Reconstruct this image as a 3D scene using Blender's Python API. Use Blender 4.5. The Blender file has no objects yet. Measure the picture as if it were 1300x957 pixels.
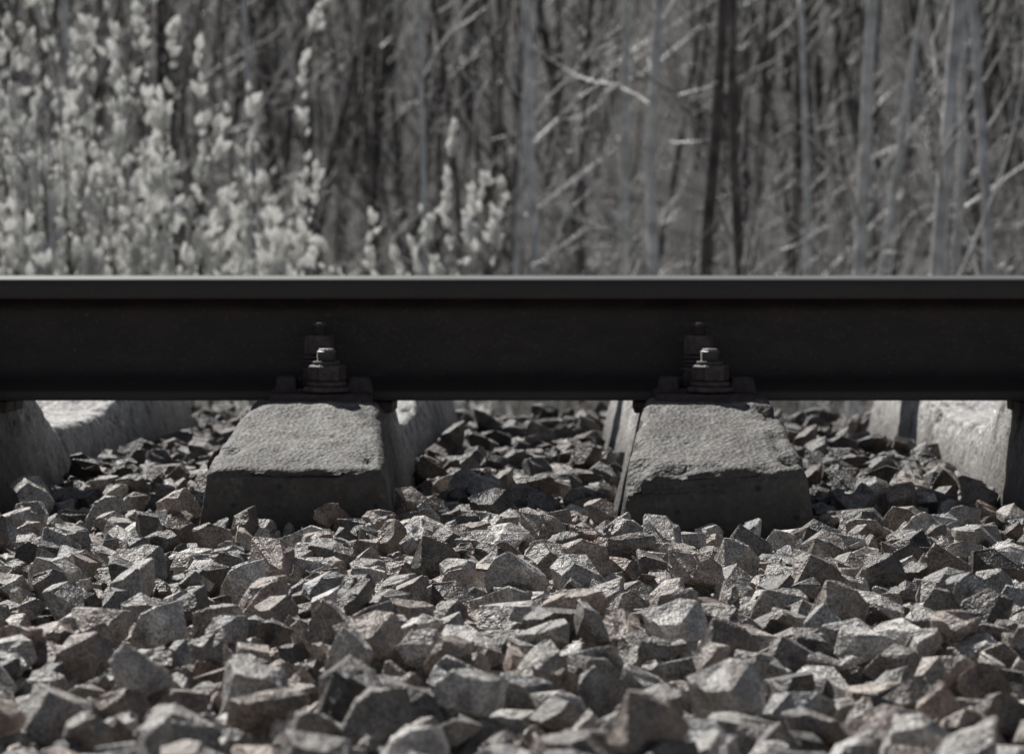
import bpy, bmesh, math, random
import numpy as np
from mathutils import Vector, Matrix, Euler, noise
SEED=31
random.seed(SEED); rng=np.random.default_rng(SEED)
scene=bpy.context.scene
scene.view_settings.view_transform='Standard'; scene.view_settings.look='None'; scene.view_settings.exposure=0

# ---------------------------------------------------------------- helpers
def link(o): scene.collection.objects.link(o); return o
def mesh_np(name, verts, loops, sizes, mats, midx=None, smooth=False, col=None):
    me=bpy.data.meshes.new(name)
    verts=np.asarray(verts,dtype=np.float32); loops=np.asarray(loops,dtype=np.int32); sizes=np.asarray(sizes,dtype=np.int32)
    me.vertices.add(len(verts)); me.vertices.foreach_set('co',verts.ravel())
    me.loops.add(len(loops)); me.loops.foreach_set('vertex_index',loops)
    me.polygons.add(len(sizes))
    st=np.zeros(len(sizes),dtype=np.int32); st[1:]=np.cumsum(sizes)[:-1]
    me.polygons.foreach_set('loop_start',st)
    for m in mats: me.materials.append(m)
    if midx is not None: me.polygons.foreach_set('material_index',np.asarray(midx,dtype=np.int32))
    me.polygons.foreach_set('use_smooth',np.full(len(sizes),smooth))
    if col is not None:
        a=me.attributes.new('stone_col','FLOAT_COLOR','POINT')
        c=np.ones((len(verts),4),dtype=np.float32); c[:,:3]=col
        a.data.foreach_set('color',c.ravel())
    me.update(calc_edges=True); me.validate()
    return link(bpy.data.objects.new(name,me))

def newmat(name):
    m=bpy.data.materials.new(name); m.use_nodes=True
    nt=m.node_tree; b=nt.nodes['Principled BSDF']
    return m,nt,b
def N(nt,t,**kw):
    n=nt.nodes.new(t)
    for k,v in kw.items():
        if k in n.inputs: n.inputs[k].default_value=v
        else: setattr(n,k,v)
    return n
def ramp(nt,fac,stops):
    r=nt.nodes.new('ShaderNodeValToRGB'); e=r.color_ramp.elements
    while len(e)<len(stops): e.new(0.5)
    for i,(p,c) in enumerate(stops):
        e[i].position=p; e[i].color=(c[0],c[1],c[2],1) if not isinstance(c,(int,float)) else (c,c,c,1)
    nt.links.new(fac,r.inputs[0]); return r.outputs[0]
def mixc(nt,mode,f,a,b):
    n=nt.nodes.new('ShaderNodeMix'); n.data_type='RGBA'; n.blend_type=mode
    for s,v in ((n.inputs[0],f),(n.inputs[6],a),(n.inputs[7],b)):
        if hasattr(v,'is_output'): nt.links.new(v,s)
        elif isinstance(v,(int,float)) and s.type=='VALUE': s.default_value=v
        else: s.default_value=(v[0],v[1],v[2],1) if not isinstance(v,(int,float)) else (v,v,v,1)
    return n.outputs[2]
def bump(nt,h,strength,dist,prev=None):
    b=nt.nodes.new('ShaderNodeBump'); b.inputs['Strength'].default_value=strength; b.inputs['Distance'].default_value=dist
    nt.links.new(h,b.inputs['Height'])
    return b.outputs[0]
def wsum(nt,items):
    cur=None
    for h,w_ in items:
        m=nt.nodes.new('ShaderNodeMath'); m.operation='MULTIPLY_ADD'; m.inputs[1].default_value=w_
        nt.links.new(h,m.inputs[0])
        if cur is None: m.inputs[2].default_value=0
        else: nt.links.new(cur,m.inputs[2])
        cur=m.outputs[0]
    return cur
def maprange(nt,v,a,b,c=0.0,d=1.0):
    mr=N(nt,'ShaderNodeMapRange'); mr.inputs[1].default_value=a; mr.inputs[2].default_value=b
    mr.inputs[3].default_value=c; mr.inputs[4].default_value=d; nt.links.new(v,mr.inputs[0]); return mr.outputs[0]
def coords(nt): return nt.nodes.new('ShaderNodeTexCoord').outputs['Object']
def noise_t(nt,co,scale,detail=4,rough=.6):
    n=N(nt,'ShaderNodeTexNoise',Scale=scale,Detail=detail,Roughness=rough); nt.links.new(co,n.inputs['Vector']); return n.outputs[0]
def voro(nt,co,scale,feature='F1',out='Distance'):
    n=nt.nodes.new('ShaderNodeTexVoronoi'); n.feature=feature; n.inputs['Scale'].default_value=scale
    nt.links.new(co,n.inputs['Vector']); return n.outputs[out]

# ---------------------------------------------------------------- materials
def mat_stone():
    m,nt,b=newmat('granite_ballast'); co=coords(nt)
    at=nt.nodes.new('ShaderNodeAttribute'); at.attribute_name='stone_col'
    n45=noise_t(nt,co,50,4,.7)
    n1=ramp(nt,n45,[(.32,.5),(.68,1.5)])
    c=mixc(nt,'MULTIPLY',1,at.outputs['Color'],n1)
    n420=noise_t(nt,co,420,1,.6)
    sp=ramp(nt,n420,[(.36,.5),(.5,1.0),(.66,1.6)])
    c=mixc(nt,'MULTIPLY',.85,c,sp)
    rust=ramp(nt,noise_t(nt,co,20,1,.6),[(.56,0.0),(.72,.4)])
    c=mixc(nt,'MIX',rust,c,(.24,.18,.145))
    nt.links.new(c,b.inputs['Base Color']); b.inputs['Roughness'].default_value=.52
    b.inputs['Specular IOR Level'].default_value=.55
    h=wsum(nt,[(n45,.010),(n420,.0011)])
    nt.links.new(bump(nt,h,1,1),b.inputs['Normal']); return m
def mat_concrete():
    m,nt,b=newmat('weathered_concrete'); co=coords(nt)
    n9=noise_t(nt,co,9,4,.65)
    base=ramp(nt,n9,[(.3,(.12,.114,.105)),(.7,(.27,.262,.245))])
    pale=ramp(nt,n9,[(.3,(.54,.53,.51)),(.7,(.74,.73,.71))])
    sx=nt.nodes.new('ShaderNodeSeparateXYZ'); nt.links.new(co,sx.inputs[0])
    base=mixc(nt,'MIX',maprange(nt,sx.outputs[1],4.55,4.95),base,pale)  # concrete turns paler from the near rail backwards
    vn=nt.nodes.new('ShaderNodeTexVoronoi'); vn.inputs['Scale'].default_value=150; nt.links.new(co,vn.inputs['Vector'])
    agv=ramp(nt,vn.outputs['Color'],[(0,.4),(.5,.85),(.78,1.15),(.88,1.5),(1,2.6)])
    c=mixc(nt,'MULTIPLY',.75,base,agv)
    n28=noise_t(nt,co,24,5,.7)
    st=ramp(nt,n28,[(.50,0),(.64,.7)])
    c=mixc(nt,'MIX',st,c,(.05,.045,.04))
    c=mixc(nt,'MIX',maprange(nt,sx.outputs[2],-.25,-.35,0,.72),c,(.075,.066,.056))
    c=mixc(nt,'MIX',maprange(nt,sx.outputs[1],4.125,4.108,0,.55),c,(.05,.045,.04))   # end face: shade painted into the colour, with some grime
    pits=ramp(nt,voro(nt,co,27),[(.10,1),(.18,0)])
    c=mixc(nt,'MIX',pits,c,(.03,.028,.026))
    nt.links.new(c,b.inputs['Base Color']); b.inputs['Roughness'].default_value=.72
    h=wsum(nt,[(n28,.0035),(vn.outputs['Distance'],.0019),(noise_t(nt,co,500,1,.7),.0006)])
    nt.links.new(bump(nt,h,1,1),b.inputs['Normal']); return m
def mat_rail():
    m,nt,b=newmat('rail_steel_side'); co=coords(nt)
    mp=N(nt,'ShaderNodeMapping'); mp.inputs['Scale'].default_value=(1,1,2.5); nt.links.new(co,mp.inputs[0])
    c=ramp(nt,noise_t(nt,mp.outputs[0],14,6,.7),[(.3,(.017,.014,.013)),(.75,(.046,.034,.030))])
    sx=nt.nodes.new('ShaderNodeSeparateXYZ'); nt.links.new(co,sx.inputs[0])
    c=mixc(nt,'MIX',maprange(nt,sx.outputs[2],-.150,-.185,0,.5),c,(.075,.062,.056))
    c=mixc(nt,'MIX',maprange(nt,sx.outputs[2],-.036,-.030,0,.5),c,(.075,.072,.068))
    sp=ramp(nt,noise_t(nt,co,160,3,.6),[(.58,0),(.75,.7)])
    c=mixc(nt,'MIX',sp,c,(.11,.07,.05))
    nt.links.new(c,b.inputs['Base Color']); b.inputs['Roughness'].default_value=.55
    nt.links.new(bump(nt,noise_t(nt,co,220,4,.7),.35,.0015),b.inputs['Normal']); return m
def mat_railtop():
    m,nt,b=newmat('rail_running_surface'); co=coords(nt)
    mp=N(nt,'ShaderNodeMapping'); mp.inputs['Scale'].default_value=(1,40,1); nt.links.new(co,mp.inputs[0])
    c=ramp(nt,noise_t(nt,mp.outputs[0],6,4,.6),[(.3,(.12,.127,.12)),(.7,(.19,.195,.185))])
    nt.links.new(c,b.inputs['Base Color']); b.inputs['Metallic'].default_value=.3; b.inputs['Roughness'].default_value=.6; return m
def mat_bolt(name,a,bb,rough,metal):
    m,nt,b=newmat(name); co=coords(nt)
    c=ramp(nt,noise_t(nt,co,90,4,.7),[(.35,a),(.7,bb)])
    nt.links.new(c,b.inputs['Base Color']); b.inputs['Roughness'].default_value=rough; b.inputs['Metallic'].default_value=metal
    nt.links.new(bump(nt,noise_t(nt,co,300,4,.7),.6,.002),b.inputs['Normal']); return m
def mat_bark(name,a,bb,scale=6,rough=.5):
    m,nt,b=newmat(name); co=coords(nt)
    mp=N(nt,'ShaderNodeMapping'); mp.inputs['Scale'].default_value=(1,1,2.2); nt.links.new(co,mp.inputs[0])
    c=ramp(nt,noise_t(nt,mp.outputs[0],scale,1,.6),[(.35,a),(.65,bb)])
    nt.links.new(c,b.inputs['Base Color']); b.inputs['Roughness'].default_value=rough; return m
def mat_trans(name,a,bb,sc,f):
    m,nt,b=newmat(name); co=coords(nt)
    c=ramp(nt,noise_t(nt,co,sc,1,.6),[(.3,a),(.7,bb)])
    nt.links.new(c,b.inputs['Base Color']); b.inputs['Roughness'].default_value=.8
    t=nt.nodes.new('ShaderNodeBsdfTranslucent'); nt.links.new(c,t.inputs[0])
    mx=nt.nodes.new('ShaderNodeMixShader'); mx.inputs[0].default_value=f
    nt.links.new(b.outputs[0],mx.inputs[1]); nt.links.new(t.outputs[0],mx.inputs[2])
    nt.links.new(mx.outputs[0],nt.nodes['Material Output'].inputs[0]); return m
def mat_ground():
    m,nt,b=newmat('ground_soil_gravel'); co=coords(nt)
    soil=ramp(nt,noise_t(nt,co,2.6,6,.8),[(.36,(.005,.005,.0045)),(.5,(.022,.021,.019)),(.62,(.08,.076,.07)),(.72,(.17,.162,.15))])
    gv=ramp(nt,voro(nt,co,24,'F1','Color'),[(0,(.05,.045,.04)),(1,(.17,.16,.15))])
    sx=nt.nodes.new('ShaderNodeSeparateXYZ'); nt.links.new(co,sx.inputs[0])
    c=mixc(nt,'MIX',maprange(nt,sx.outputs[1],7.8,8.4),gv,soil)
    nt.links.new(c,b.inputs['Base Color']); b.inputs['Roughness'].default_value=.95
    return m
M_stone=mat_stone(); M_conc=mat_concrete(); M_rail=mat_rail(); M_top=mat_railtop()
M_bolt=mat_bolt('bolt_steel',(.05,.042,.040),(.14,.115,.11),.65,.05)
M_plate=mat_bolt('rusty_plate',(.032,.024,.026),(.095,.065,.062),.65,.05)
M_shine=mat_bolt('worn_thread',(.16,.155,.15),(.38,.37,.37),.5,.7)
M_birch=mat_bark('birch_bark',(.50,.495,.48),(.88,.87,.85),5,.42)
M_brown=mat_bark('alder_bark',(.06,.048,.043),(.17,.14,.125),5,.6)
M_twig=mat_bark('twig_bark',(.46,.45,.435),(.78,.76,.74),1.2,.38)
M_mtwig=mat_bark('shrub_bark',(.10,.092,.085),(.34,.325,.31),.9,.45)
M_dtwig=mat_bark('dark_twig_bark',(.035,.031,.028),(.10,.09,.082),.8,.55)
M_catk=mat_trans('catkin_fluff',(.93,.93,.91),(.98,.98,.96),20,.72)
M_grass=mat_trans('dry_grass_blades',(.25,.24,.21),(.5,.48,.43),3,.4); M_ground=mat_ground()

# ---------------------------------------------------------------- terrain
def terr_z(x,y):
    xp=[-300,-60,-4,-1.5,0.3,7.25,9.3,14,24,34,60,100,180,420]
    zp=[-3,-2,-1.5,-1.0,-.43,-.43,-1.35,-1.45,-1.3,-.8,3.0,11.0,26,60]
    return np.interp(y,xp,zp)
ys=np.concatenate([np.linspace(-300,-6,20),np.linspace(-5,12,120),np.linspace(12.4,40,60),np.linspace(42,420,50)])
xs=np.concatenate([np.linspace(-300,-14,25),np.linspace(-13,13,90),np.linspace(14,300,25)])
X,Y=np.meshgrid(xs,ys); Z=terr_z(X,Y)
amp=np.clip((Y-7.5)/4,0,1)*.12+np.clip((Y-40)/60,0,1)*1.2+np.clip((-2-Y)/4,0,1)*.1
for i in range(Z.shape[0]):
    for j in range(Z.shape[1]):
        if amp[i,j]>0: Z[i,j]+=amp[i,j]*noise.noise(Vector((X[i,j]*.25,Y[i,j]*.25,0)))
ny,nx=X.shape
idx=np.arange(ny*nx).reshape(ny,nx)
q=np.stack([idx[:-1,:-1],idx[:-1,1:],idx[1:,1:],idx[1:,:-1]],-1).reshape(-1,4)
mesh_np('ground',np.stack([X,Y,Z],-1).reshape(-1,3),q.ravel(),np.full(len(q),4),[M_ground],smooth=True)

# ---------------------------------------------------------------- sleepers
D=4.6
SLX=[-.3925+.597*k for k in range(-5,6)]
def st(d): # depth -> ztop, topw, botw
    dd=[4.10,4.13,4.40,4.462,4.468,4.732,4.738,4.82,5.05,5.35,5.65,5.88,5.962,5.968,6.232,6.238,6.30,6.57,6.60]
    zt=[-.270,-.265,-.194,-.184,-.203,-.203,-.183,-.185,-.262,-.268,-.262,-.185,-.183,-.203,-.203,-.183,-.190,-.266,-.272]
    tw=[.248,.250,.197,.184,.190,.190,.178,.178,.170,.165,.170,.178,.178,.19,.19,.178,.186,.236,.232]
    bw=[.296,.298,.302,.302,.302,.302,.302,.30,.27,.25,.27,.30,.302,.302,.302,.302,.302,.302,.30]
    return np.interp(d,dd,zt),np.interp(d,dd,tw),np.interp(d,dd,bw)
def sleeper(xc,seed):
    zb=-.425
    ds=sorted(set([round(float(v),4) for v in list(np.arange(4.10,6.601,.009))+[4.103,4.107,6.597,6.593,4.462,4.468,4.732,4.738,5.962,5.968,6.232,6.238]]))
    rings=[]
    for d in ds:
        zt,tw,bw=st(d)
        e=min(d-4.10,6.60-d); ins=0.0
        if e<.012: ins=.009*(1-math.sqrt(max(0,1-(1-e/.012)**2)))
        zt-=ins; tw-=2*ins*.8
        r=.010
        pts=[]
        h=zt-zb
        for t in np.linspace(0,1,12,endpoint=False):
            pts.append((-bw/2+(bw-tw)/2*t*(h-r)/h, zb+(h-r)*t))
        for a in np.linspace(0,math.pi/2,4):
            pts.append((-tw/2+r-r*math.cos(a)*1.0-0.002*(1-a), zt-r+r*math.sin(a)))
        for t in np.linspace(0,1,20)[1:-1]:
            pts.append((-tw/2+r+(tw-2*r)*t,zt))
        right=[(-p[0],p[1]) for p in pts[:16]][::-1]
        pts=pts+right
        rings.append([(xc+p[0],d,p[1]) for p in pts])
    R=np.array(rings); n,m,_=R.shape
    V=R.reshape(-1,3)
    for i in range(len(V)):
        p=Vector(V[i])+Vector((seed*3.1,0,0))
        k=noise.noise(p*14)*.0025+noise.noise(p*45)*.0018+noise.noise(p*110)*.0013
        ch=noise.noise(p*24+Vector((5,5,5)))
        j=i%m
        edge=j in (11,12,13,14,15,16) or (m-1-j) in (11,12,13,14,15,16)
        if edge and ch>.12: k-= (ch-.12)*.03
        fe=min(V[i][1]-4.10,6.60-V[i][1])
        if fe<.02 and ch>.15: V[i][2]-=(ch-.15)*.02
        V[i][2]+=k; V[i][0]+= (-k if V[i][0]<xc else k)*.6
        if fe<.03: V[i][1]+= noise.noise(p*30)*.003
    id_=np.arange(n*m).reshape(n,m)
    a=id_[:-1,:]; b=id_[1:,:]
    q=np.stack([a,b,np.roll(b,-1,1),np.roll(a,-1,1)],-1).reshape(-1,4)
    loops=list(q.ravel()); sizes=[4]*len(q)
    for ring,flip in ((0,False),(n-1,True)):
        for j in range(m//2-1):
            f=[id_[ring,j],id_[ring,j+1],id_[ring,m-2-j],id_[ring,m-1-j]]
            if flip: f=f[::-1]
            loops+=f; sizes.append(4)
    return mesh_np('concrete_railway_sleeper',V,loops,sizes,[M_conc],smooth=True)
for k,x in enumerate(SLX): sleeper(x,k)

# ---------------------------------------------------------------- rails
def rail(yc):
    half=[(0.0,0.0),(.012,-.0002),(.022,-.0008),(.029,-.0028),(.0335,-.0065),(.0358,-.012),(.0375,-.0325),(.0365,-.0345),(.033,-.0362),
          (.020,-.0415),(.013,-.047),(.0098,-.056),(.0088,-.075),(.0085,-.10),(.0092,-.128),(.0115,-.145),(.017,-.155),(.026,-.161),
          (.045,-.1685),(.070,-.1765),(.0738,-.1785),(.075,-.181),(.075,-.190),(.0738,-.1925)]
    prof=[(yc-a,z) for a,z in half]+[(yc+a,z) for a,z in half[::-1][:-1]]
    xs=np.linspace(-40,40,9); m=len(prof)
    V=[(x,p[0],p[1]) for x in xs for p in prof]
    loops=[];sizes=[];mi=[]
    for i in range(len(xs)-1):
        for j in range(m):
            k=(j+1)%m
            loops+=[i*m+j,i*m+k,(i+1)*m+k,(i+1)*m+j]; sizes.append(4)
            top = (j<=3) or (k>=m-3) or k==0
            mi.append(1 if top else 0)
    o=mesh_np('railway_rail',V,loops,sizes,[M_rail,M_top],mi,smooth=True)
    o.data.set_sharp_from_angle(angle=math.radians(35))
    return o
rail(D); rail(D+1.5)

# ---------------------------------------------------------------- fastening
def fastening_mesh():
    bm=bmesh.new()
    def box(cx,cy,cz,sx,sy,sz,mat,bev=.002,rotz=0,taper=1.0):
        r=bmesh.ops.create_cube(bm,size=1); vs=r['verts']
        for v in vs:
            f=taper if v.co.z>0 else 1
            v.co=Vector((v.co.x*sx*f,v.co.y*sy*f,v.co.z*sz))
        bmesh.ops.rotate(bm,verts=vs,matrix=Matrix.Rotation(rotz,3,'Z'))
        bmesh.ops.translate(bm,verts=vs,vec=(cx,cy,cz))
        fs=set(f for v in vs for f in v.link_faces)
        for f in fs: f.material_index=mat
        es=list(set(e for v in vs for e in v.link_edges))
        r2=bmesh.ops.bevel(bm,geom=es,offset=bev,segments=2,affect='EDGES',profile=.5)
        for f in r2['faces']: f.material_index=mat
    def lathe(cx,cy,prof,seg,mat,rot=0,smooth=True):
        rings=[]
        for r,z in prof:
            rings.append([bm.verts.new((cx+r*math.cos(rot+2*math.pi*i/seg),cy+r*math.sin(rot+2*math.pi*i/seg),z)) for i in range(seg)])
        for a,b in zip(rings[:-1],rings[1:]):
            for i in range(seg):
                f=bm.faces.new((a[i],a[(i+1)%seg],b[(i+1)%seg],b[i])); f.material_index=mat; f.smooth=smooth
        for rg,fl in ((rings[0],True),(rings[-1],False)):
            f=bm.faces.new(rg[::-1] if fl else rg); f.material_index=mat
    def hexnut(cx,cy,z0,z1,af,rot,mat):
        R=af/math.sqrt(3)
        prof=[(R*.93,z0),(R,z0+.0025),(R,z1-.003),(R*.84,z1)]
        lathe(cx,cy,prof,6,mat,rot,False)
    def thread(cx,cy,z0,z1,r,mat,pitch=.0032):
        prof=[]; z=z0
        while z<z1-pitch:
            prof+=[(r*.80,z),(r,z+pitch*.5)]; z+=pitch
        prof+=[(r*.86,z),(r*.8,z1-.0006),(r*.7,z1)]
        lathe(cx,cy,prof,20,mat,0,False)
    box(0,-.104,-.1865,.154,.052,.030,1,.004)
    box(0,-.152,-.1865,.150,.040,.016,1,.003)
    box(0,0,-.1995,.148,.18,.010,1,.002)
    box(0,-.036,-.2032,.212,.066,.0185,1,.003)
    box(-.054,-.110,-.167,.036,.044,.028,1,.004,0,.8)
    box(.058,-.112,-.167,.044,.050,.026,1,.004,.1,.75)
    box(0,-.075,-.158,.068,.062,.030,1,.005,0,.85)
    box(.038,-.066,-.164,.034,.036,.018,1,.003,.2)
    box(-.038,-.066,-.164,.034,.036,.018,1,.003,-.2)
    lathe(-.006,-.080,[(.025,-.147),(.0275,-.145),(.0275,-.142),(.025,-.140)],24,0)
    for i in range(3):
        z=-.1395+i*.0062
        lathe(-.006+.0012*math.sin(i*2),-.080,[(.021,z),(.0245,z+.001),(.0245,z+.0042),(.021,z+.005)],24,0)
    hexnut(-.006,-.080,-.1205,-.091,.042,.35,0)
    thread(-.006,-.080,-.093,-.071,.0126,0)
    lathe(.010,-.137,[(.034,-.1765),(.036,-.1745),(.036,-.170),(.033,-.168)],28,0)
    lathe(.010,-.137,[(.028,-.168),(.0305,-.166),(.0305,-.1615),(.028,-.160)],28,0)
    hexnut(.010,-.137,-.1595,-.1345,.051,.2,0)
    lathe(.009,-.137,[(.020,-.1345),(.021,-.1335),(.021,-.130),(.019,-.129)],24,0)
    thread(.009,-.137,-.129,-.110,.0148,2)
    bmesh.ops.recalc_face_normals(bm,faces=bm.faces)
    me=bpy.data.meshes.new('rail_fastening')
    bm.to_mesh(me); bm.free()
    for m in (M_bolt,M_plate,M_shine): me.materials.append(m)
    return me
fm=fastening_mesh()
for k,x in enumerate(SLX):
    for yc in (D,D+1.5):
        for s in (0,1):
            o=link(bpy.data.objects.new('rail_fastening',fm)); o.location=(x+.004*((k*7)%3-1),yc,0)
            o.rotation_euler=(0,0,math.pi*s)

# ---------------------------------------------------------------- ballast stones (drop packing)
def proto(seed,cuts):
    r=random.Random(seed)
    bm=bmesh.new(); bmesh.ops.create_cube(bm,size=2)
    for i in range(cuts):
        n=Vector((r.gauss(0,1),r.gauss(0,1),r.gauss(0,1))).normalized()
        off=r.uniform(.66,1.0)
        g=bm.verts[:]+bm.edges[:]+bm.faces[:]
        res=bmesh.ops.bisect_plane(bm,geom=g,plane_co=n*off,plane_no=n,clear_outer=True,clear_inner=False)
        es=[e for e in res['geom_cut'] if isinstance(e,bmesh.types.BMEdge)]
        if len(es)>=3:
            try: bmesh.ops.contextual_create(bm,geom=es)
            except Exception: pass
    bmesh.ops.remove_doubles(bm,verts=bm.verts,dist=.06)
    a=1.0; b=r.uniform(.55,.95); c=r.uniform(.36,.8)
    sh=r.uniform(-.35,.35); sh2=r.uniform(-.25,.25)
    for v in bm.verts:
        x,y,z=v.co; v.co=Vector((x*a+sh*y,y*b+sh2*z,z*c))
    bmesh.ops.recalc_face_normals(bm,faces=bm.faces)
    L=max((v.co.length for v in bm.verts))
    for v in bm.verts: v.co/=L
    bm.normal_update()
    planes=[(tuple(f.normal),f.normal.dot(f.verts[0].co)) for f in bm.faces if f.calc_area()>1e-5]
    bm.verts.index_update()
    low=(np.array([tuple(v.co) for v in bm.verts]),[[v.index for v in f.verts] for f in bm.faces])
    bmesh.ops.bevel(bm,geom=bm.edges[:],offset=r.uniform(.05,.12),segments=2,profile=.5,affect='EDGES',clamp_overlap=True)
    bmesh.ops.remove_doubles(bm,verts=bm.verts,dist=.012)
    for v in bm.verts:
        v.co+=v.normal*noise.noise(v.co*2.6+Vector((seed,0,0)))*.15+Vector((noise.noise(v.co*6+Vector((seed,3,0))),noise.noise(v.co*6+Vector((seed,9,0))),noise.noise(v.co*6+Vector((seed,0,4)))))*.065
    bm.verts.index_update()
    hi=(np.array([tuple(v.co) for v in bm.verts]),[[v.index for v in f.verts] for f in bm.faces])
    bm.free()
    return planes,low,hi
protos=[proto(100+i,random.Random(i).randint(7,15)) for i in range(90)]
PN=[(np.array([p[0] for p in pr[0]]),np.array([p[1] for p in pr[0]])) for pr in protos]
def faces_np(fs):
    return np.array([i for f in fs for i in f],dtype=np.int32),np.array([len(f) for f in fs],dtype=np.int32)
LOW=[(p[1][0],)+faces_np(p[1][1]) for p in protos]
HI=[(p[2][0],)+faces_np(p[2][1]) for p in protos]
CELL=.005
variants=[]
def rotm(rx,ry,rz): return np.array(Euler((rx,ry,rz)).to_matrix())
for i in range(900):
    pi=i%len(protos)
    s=.5*float(np.clip(rng.lognormal(math.log(.042),.40),.017,.084))
    Rm=rotm(rng.normal(0,.28),rng.normal(0,.28),rng.uniform(0,6.28)) if rng.random()<.92 else rotm(rng.uniform(0,6.28),rng.uniform(0,6.28),0)
    Nn,Dd=PN[pi]; Nw=Nn@Rm.T; Dw=Dd*s
    k=int(math.ceil(s/CELL)); g=np.arange(-k,k+1)*CELL
    gx,gy=np.meshgrid(g,g,indexing='ij')
    top=np.full(gx.shape,9.0); bot=np.full(gx.shape,-9.0); ok=np.ones(gx.shape,bool)
    for n,d in zip(Nw,Dw):
        if abs(n[2])<1e-4: ok&=(n[0]*gx+n[1]*gy<=d); continue
        z=(d-n[0]*gx-n[1]*gy)/n[2]
        if n[2]>0: top=np.minimum(top,z)
        else: bot=np.maximum(bot,z)
    ok&=(top>bot)
    if ok.sum()<6: continue
    variants.append((pi,s,Rm,k,np.where(ok,top,-99),np.where(ok,bot,99),ok))
def target(x,y):
    t=-.355+.018*noise.noise(Vector((x*2.3,y*2.3,1.0)))+.012*noise.noise(Vector((x*6,y*6,4.0)))
    if y>7.05: t-=(y-7.05)*.5
    if 4.75<y<5.95: t+=.012
    return t
X0,X1,Y0,Y1=-1.55,1.40,1.85,7.6
gx=int((X1-X0)/CELL); gy=int((Y1-Y0)/CELL)
T=np.zeros((gx//8+1,gy//8+1))
for i in range(T.shape[0]):
    for j in range(T.shape[1]): T[i,j]=target(X0+i*8*CELL,Y0+j*8*CELL)
T=np.kron(T,np.ones((8,8)))[:gx,:gy]
H=T-.054
XX=X0+np.arange(gx)*CELL; YY=Y0+np.arange(gy)*CELL
for x in SLX:
    for j,y in enumerate(YY):
        if 4.092<y<6.608:
            zt,tw,bw=st(min(max(y,4.1),6.6)); hw=bw/2-(bw-tw)/2*((-.35+.425)/(zt+.425))+.004
            a=int((x-hw-X0)/CELL); b=int((x+hw-X0)/CELL)
            a=max(a,0); b=min(b,gx)
            if b>a: H[a:b,j]=5
placed=[]
NST=27000
cand=11
nv=len(variants)
for it in range(NST):
    pi,s,Rm,k,top,bot,ok=variants[int(rng.integers(nv))]
    best=None
    ci=rng.integers(k,gx-k-1,cand); cj=rng.integers(k,gy-k-1,cand)
    for a,b in zip(ci,cj):
        z=(H[a-k:a+k+1,b-k:b+k+1]-bot).max()
        if z>3: continue
        zr=z-T[a,b]
        if best is None or zr<best[0]: best=(zr,z,a,b)
    if best is None: continue
    yy=YY[best[3]]
    if best[0]>(.018 if 3.85<yy<4.15 else .030): continue
    zr,z,a,b=best
    z-=.003
    P=H[a-k:a+k+1,b-k:b+k+1]; np.maximum(P,z+top,out=P)
    placed.append((pi,s,Rm,XX[a],YY[b],z))
print('placed',len(placed))
PAL=np.array([(.31,.292,.27),(.42,.40,.372),(.17,.158,.145),(.32,.268,.232),(.27,.213,.18),(.56,.535,.50),(.22,.20,.18),(.37,.322,.285),(.28,.278,.272),(.11,.103,.095)])
PW=np.array([.2,.16,.13,.11,.05,.11,.10,.08,.07,.06]); PW=PW/PW.sum()
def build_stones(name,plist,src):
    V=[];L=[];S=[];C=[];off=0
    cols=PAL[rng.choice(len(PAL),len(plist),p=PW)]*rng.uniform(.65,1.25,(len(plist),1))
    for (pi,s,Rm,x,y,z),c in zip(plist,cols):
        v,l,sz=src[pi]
        if y>4.72: c=c*(.28+.25*rng.random()) # darker stones from the near rail backwards
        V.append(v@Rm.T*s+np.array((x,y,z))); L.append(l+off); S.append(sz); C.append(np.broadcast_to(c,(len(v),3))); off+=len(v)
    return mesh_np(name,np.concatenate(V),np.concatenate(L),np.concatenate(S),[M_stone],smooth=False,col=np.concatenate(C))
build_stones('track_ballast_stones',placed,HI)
pl=[]
for i in range(15000):
    x=rng.uniform(-3.8,3.8); y=rng.uniform(.1,7.8)
    if X0+.02<x<X1-.02 and Y0+.02<y<Y1-.02: continue
    bad=False
    if 4.07<y<6.63:
        for sx in SLX:
            if abs(x-sx)<.17: bad=True;break
    if bad: continue
    pi,s,Rm,k,top,bot,ok=variants[int(rng.integers(nv))]
    pl.append((pi,s*1.3,Rm,x,y,target(x,y)-.025+rng.uniform(-.02,.012)))
build_stones('shoulder_ballast_stones',pl,LOW)

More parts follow.
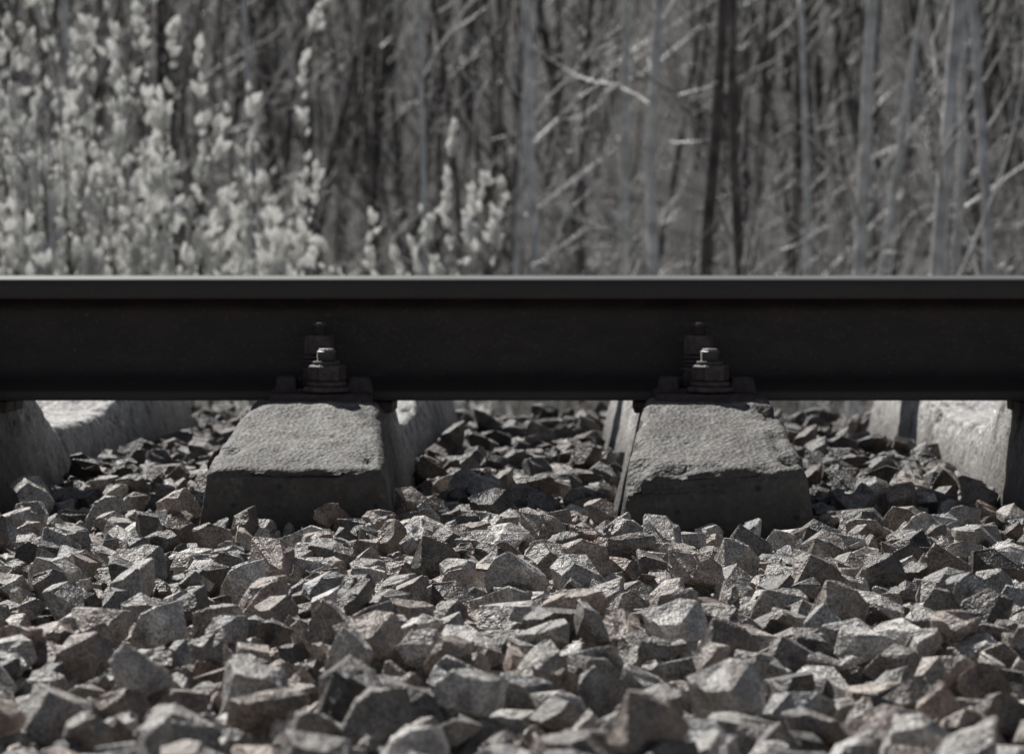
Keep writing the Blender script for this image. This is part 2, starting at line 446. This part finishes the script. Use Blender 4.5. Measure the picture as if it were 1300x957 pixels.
# ---------------------------------------------------------------- vegetation
def nrm(v): return v/np.maximum(np.linalg.norm(v,axis=-1,keepdims=True),1e-9)
def spine(start,d,length,n,wig,up):
    B=len(start); P=np.zeros((B,n,3)); P[:,0]=start; d=nrm(d)
    for i in range(1,n):
        d=nrm(d+rng.normal(0,wig,(B,3))+np.array([0,0,up])); P[:,i]=P[:,i-1]+d*(np.asarray(length).reshape(-1,1)/(n-1))
    return P
def child(P,R,k,t0,t1,L,ang,n,wig,up,rf=.5,rmin=.0015,tip=.25,lenfall=.5):
    B,N_,_=P.shape
    t=rng.uniform(t0,t1,(B,k)); f=t*(N_-1); i=np.minimum(f.astype(int),N_-2); fr=(f-i)[...,None]
    bi=np.arange(B)[:,None]
    s=P[bi,i]*(1-fr)+P[bi,i+1]*fr; tan=nrm(P[bi,i+1]-P[bi,i])
    r=R[bi,i]*(1-fr[...,0])+R[bi,i+1]*fr[...,0]
    rd=rng.normal(0,1,(B,k,3)); perp=nrm(rd-(rd*tan).sum(-1,keepdims=True)*tan)
    a=rng.normal(ang,.22,(B,k,1)); d=tan*np.cos(a)+perp*np.sin(a)
    ln=L*(1-lenfall*t)*rng.uniform(.4,1.3,(B,k))
    P2=spine(s.reshape(-1,3),d.reshape(-1,3),ln.ravel(),n,wig,up)
    r0=np.maximum(r.ravel()*rf,rmin)*rng.uniform(.7,1.2,B*k); R2=r0[:,None]*np.linspace(1,tip,n)[None]
    return P2,R2
def tubes(P,R,sides=3):
    B,n,_=P.shape
    T=np.gradient(P,axis=1); T=nrm(T); ref=nrm(np.array([.31,.90,.17]))
    U=nrm(np.cross(T,ref)); W=np.cross(T,U)
    a=np.arange(sides)*2*math.pi/sides
    V=P[:,:,None]+R[:,:,None,None]*(np.cos(a)[None,None,:,None]*U[:,:,None]+np.sin(a)[None,None,:,None]*W[:,:,None])
    id_=np.arange(B*n*sides).reshape(B,n,sides)
    A=id_[:,:-1]; Bq=id_[:,1:]
    q=np.stack([A,np.roll(A,-1,2),np.roll(Bq,-1,2),Bq],-1).reshape(-1,4)
    return V.reshape(-1,3),q
def assemble(name,parts,mats,smooth=True):
    V=[];Q=[];MI=[];off=0
    for v,q,mi in parts:
        V.append(v);Q.append(q+off);MI.append(np.full(len(q),mi));off+=len(v)
    Q=np.concatenate(Q)
    return mesh_np(name,np.concatenate(V),Q.ravel(),np.full(len(Q),Q.shape[1]),mats,np.concatenate(MI),smooth=smooth)
def catkins(P,per,size,t0=.15):
    B,n,_=P.shape
    t=rng.uniform(t0,1,(B,per)); f=t*(n-1); i=np.minimum(f.astype(int),n-2); fr=(f-i)[...,None]; bi=np.arange(B)[:,None]
    c=(P[bi,i]*(1-fr)+P[bi,i+1]*fr).reshape(-1,3); tan=nrm(P[bi,i+1]-P[bi,i]).reshape(-1,3)
    d=nrm(tan+rng.normal(0,.4,c.shape)); s=size*rng.uniform(.5,1.4,len(c))
    PP=np.stack([c,c+d*s[:,None]*.45,c+d*s[:,None]],1)+rng.normal(0,.006,(len(c),1,3))
    RR=s[:,None]*np.array([.12,.32,.05])[None]
    return tubes(PP,RR,4)

def make_tree(name,x,y,h,r,bark,twig,nb=26,dens=5,lean=None,t0=.06,rm=.0055):
    z0=float(terr_z(x,y))-.1
    ld=np.array([[rng.normal(0,.05),rng.normal(0,.04),1.0]]) if lean is None else np.array([[lean,0,1.0]])
    P=spine(np.array([[x,y,z0]]),ld,[h],16,.026,.012); R=r*np.linspace(1,.25,16)[None]
    R[:,0]*=1.25
    B1,R1=child(P,R,nb,t0,.97,h*.22,.8,8,.14,.09,.33,rm)
    B2,R2=child(B1,R1,dens,.15,1,h*.08,.7,5,.16,.05,.5,rm*.5)
    parts=[tubes(P,R,8)+(0,),tubes(B1,R1,4)+(1,),tubes(B2,R2,3)+(1,)]
    return assemble(name,parts,[bark,twig])
def pxx(px,d): return (px-728)/3690*d
for px,d,w,ln in [(700,17,15,.0),(792,17,16,.01),(832,14.2,18,.0),(1080,14.4,20,-.01),(1102,17,12,.02),(1172,14,21,-.02),(1205,16,14,.01),
                  (1268,15,15,-.03),(545,18,10,None),(1350,18,13,None),(330,21,10,None),(150,20,11,None),(1450,19,12,None),(-60,21,11,None),(640,20,11,.0),(1010,16,11,.03),(930,18,11,.0)]:
    make_tree('birch_tree',pxx(px,d),d,rng.uniform(6.2,7.5),w/3690*d/2,M_birch,M_twig,lean=ln,nb=18)
for px,d,w in [(884,13.6,20),(961,14.5,16),(740,22,11),(1240,22,12),(590,21,10),(250,22,12),(1020,23,14)]:
    make_tree('alder_tree',pxx(px,d),d,rng.uniform(6.5,8),w/3690*d/2,M_brown,M_mtwig,lean=0.0,nb=16)

def willow(x,y,h,ns,spread):
    z0=float(terr_z(x,y))-.05
    s=np.stack([x+rng.normal(0,.10,ns),y+rng.normal(0,.12,ns),np.full(ns,z0)],-1)
    d=np.stack([rng.normal(0,spread,ns),rng.normal(0,spread,ns),np.ones(ns)],-1)
    P=spine(s,d,h*rng.uniform(.6,1.08,ns),10,.05,.03); R=.010*np.linspace(1,.2,10)[None]*rng.uniform(.7,1.2,(ns,1))
    B1,R1=child(P,R,5,.2,.97,h*.24,.34,6,.06,.14,.5,.0025)
    parts=[tubes(P,R,4)+(0,),tubes(B1,R1,3)+(0,),
           catkins(B1,12,.046,.25)+(1,),catkins(P[:,4:],16,.048)+(1,)]
    assemble('pussy_willow_bush',parts,[M_dtwig,M_catk])
for px,d,h,ns in [(-30,12.0,3.2,12),(50,11.3,2.95,12),(140,12.0,2.85,12),(225,11.5,2.65,11),(300,12.2,2.5,11),(370,11.8,2.1,10),(565,12,1.95,9),(450,12.3,1.5,8),(-190,12,3,12),(505,11.7,1.65,9),(95,11.0,2.3,7)]:
    willow(pxx(px,d),d,h,ns,.09)

def thicket(name,n,d0,d1,hmin,hmax,r0,nb,dens,mats,mi0,mi1,extra=3,wig=.05,spread=.12,rm=.005):
    y=rng.uniform(d0,d1,n); hw=.2*y+extra; x=rng.uniform(-1,1,n)*hw
    z=terr_z(x,y)-.1; h=rng.uniform(hmin,hmax,n)
    P=spine(np.stack([x,y,z],-1),np.stack([rng.normal(0,spread,n),rng.normal(0,spread,n),np.ones(n)],-1),h,9,wig,.02)
    R=(r0*rng.uniform(.4,1.4,n))[:,None]*np.linspace(1,.2,9)[None]
    B1,R1=child(P,R,nb,.05,.97,float(np.mean(h))*.3,.75,6,.16,.07,.45,rm)
    parts=[tubes(P,R,4)+(mi0,),tubes(B1,R1,3)+(mi1,)]
    if dens:
        B2,R2=child(B1,R1,dens,.15,1,float(np.mean(h))*.1,.8,4,.2,.02,.55,rm*.6)
        parts.append(tubes(B2,R2,3)+(mi1,))
    return assemble(name,parts,mats)
thicket('shrub_thicket',110,15,22,1.2,3.4,.008,9,3,[M_mtwig,M_dtwig],0,0,wig=.13,spread=.3,rm=.004)
thicket('shrub_thicket',50,13.5,20,1.0,3.0,.007,9,3,[M_twig,M_dtwig],0,0,wig=.13,spread=.35,rm=.0035)
thicket('shrub_thicket',110,20,30,2.0,4.5,.010,10,3,[M_mtwig,M_twig],0,1,wig=.12,spread=.25,rm=.0045)
thicket('distant_forest',80,23,38,6,9.5,.03,16,3,[M_brown,M_mtwig],0,1,3,wig=.07,rm=.006)
thicket('distant_forest',230,28,75,7,11,.06,16,1,[M_dtwig,M_dtwig],0,1,5,rm=.008)

def grass(name,n,d0,d1,h):
    y=rng.uniform(d0,d1,n); x=rng.uniform(-1,1,n)*(.2*y+2.0); z=terr_z(x,y)-.03
    P=spine(np.stack([x,y,z],-1),np.stack([rng.normal(0,.3,n),rng.normal(0,.3,n),np.ones(n)],-1),h*rng.uniform(.4,1.2,n),4,.16,-.06)
    R=np.array([.004,.0035,.0025,.0008])[None]*rng.uniform(.6,1.3,(n,1))
    assemble(name,[tubes(P,R,3)+(0,)],[M_grass])
grass('dry_grass',9000,8.6,14,.5)
grass('dry_grass',3000,14,26,.8)

# ---------------------------------------------------------------- light
EL=math.radians(45); AZ=math.radians(-32)
s=Vector((math.sin(AZ)*math.cos(EL),math.cos(AZ)*math.cos(EL),math.sin(EL)))
ld=bpy.data.lights.new('sun','SUN'); ld.energy=5; ld.angle=math.radians(.5); ld.color=(1,.97,.93)
lo=link(bpy.data.objects.new('sun',ld)); lo.rotation_euler=(-s).to_track_quat('-Z','Y').to_euler(); lo.location=(0,20,20)
w=bpy.data.worlds.new('World'); scene.world=w; w.use_nodes=True
nt=w.node_tree; bg=nt.nodes['Background']; sk=nt.nodes.new('ShaderNodeTexSky'); sk.sky_type='NISHITA'; sk.sun_disc=False
sk.sun_elevation=EL; sk.sun_rotation=AZ; sk.air_density=.7; sk.dust_density=.4
hs=nt.nodes.new('ShaderNodeHueSaturation'); hs.inputs['Saturation'].default_value=.5
nt.links.new(sk.outputs[0],hs.inputs['Color']); nt.links.new(hs.outputs[0],bg.inputs[0]); bg.inputs[1].default_value=.05

# ---------------------------------------------------------------- camera
cd=bpy.data.cameras.new('camera'); cam=link(bpy.data.objects.new('camera',cd))
cd.sensor_width=36; cd.lens=3690/1300*36
cam.location=(0,0,.008); cam.rotation_euler=(math.pi/2,0,0)
cd.shift_x=-78/1300; cd.shift_y=-(478.5-345)/1300
cd.clip_start=.05; cd.clip_end=1000
cd.dof.use_dof=True; cd.dof.focus_distance=3.6; cd.dof.aperture_fstop=10
scene.camera=cam
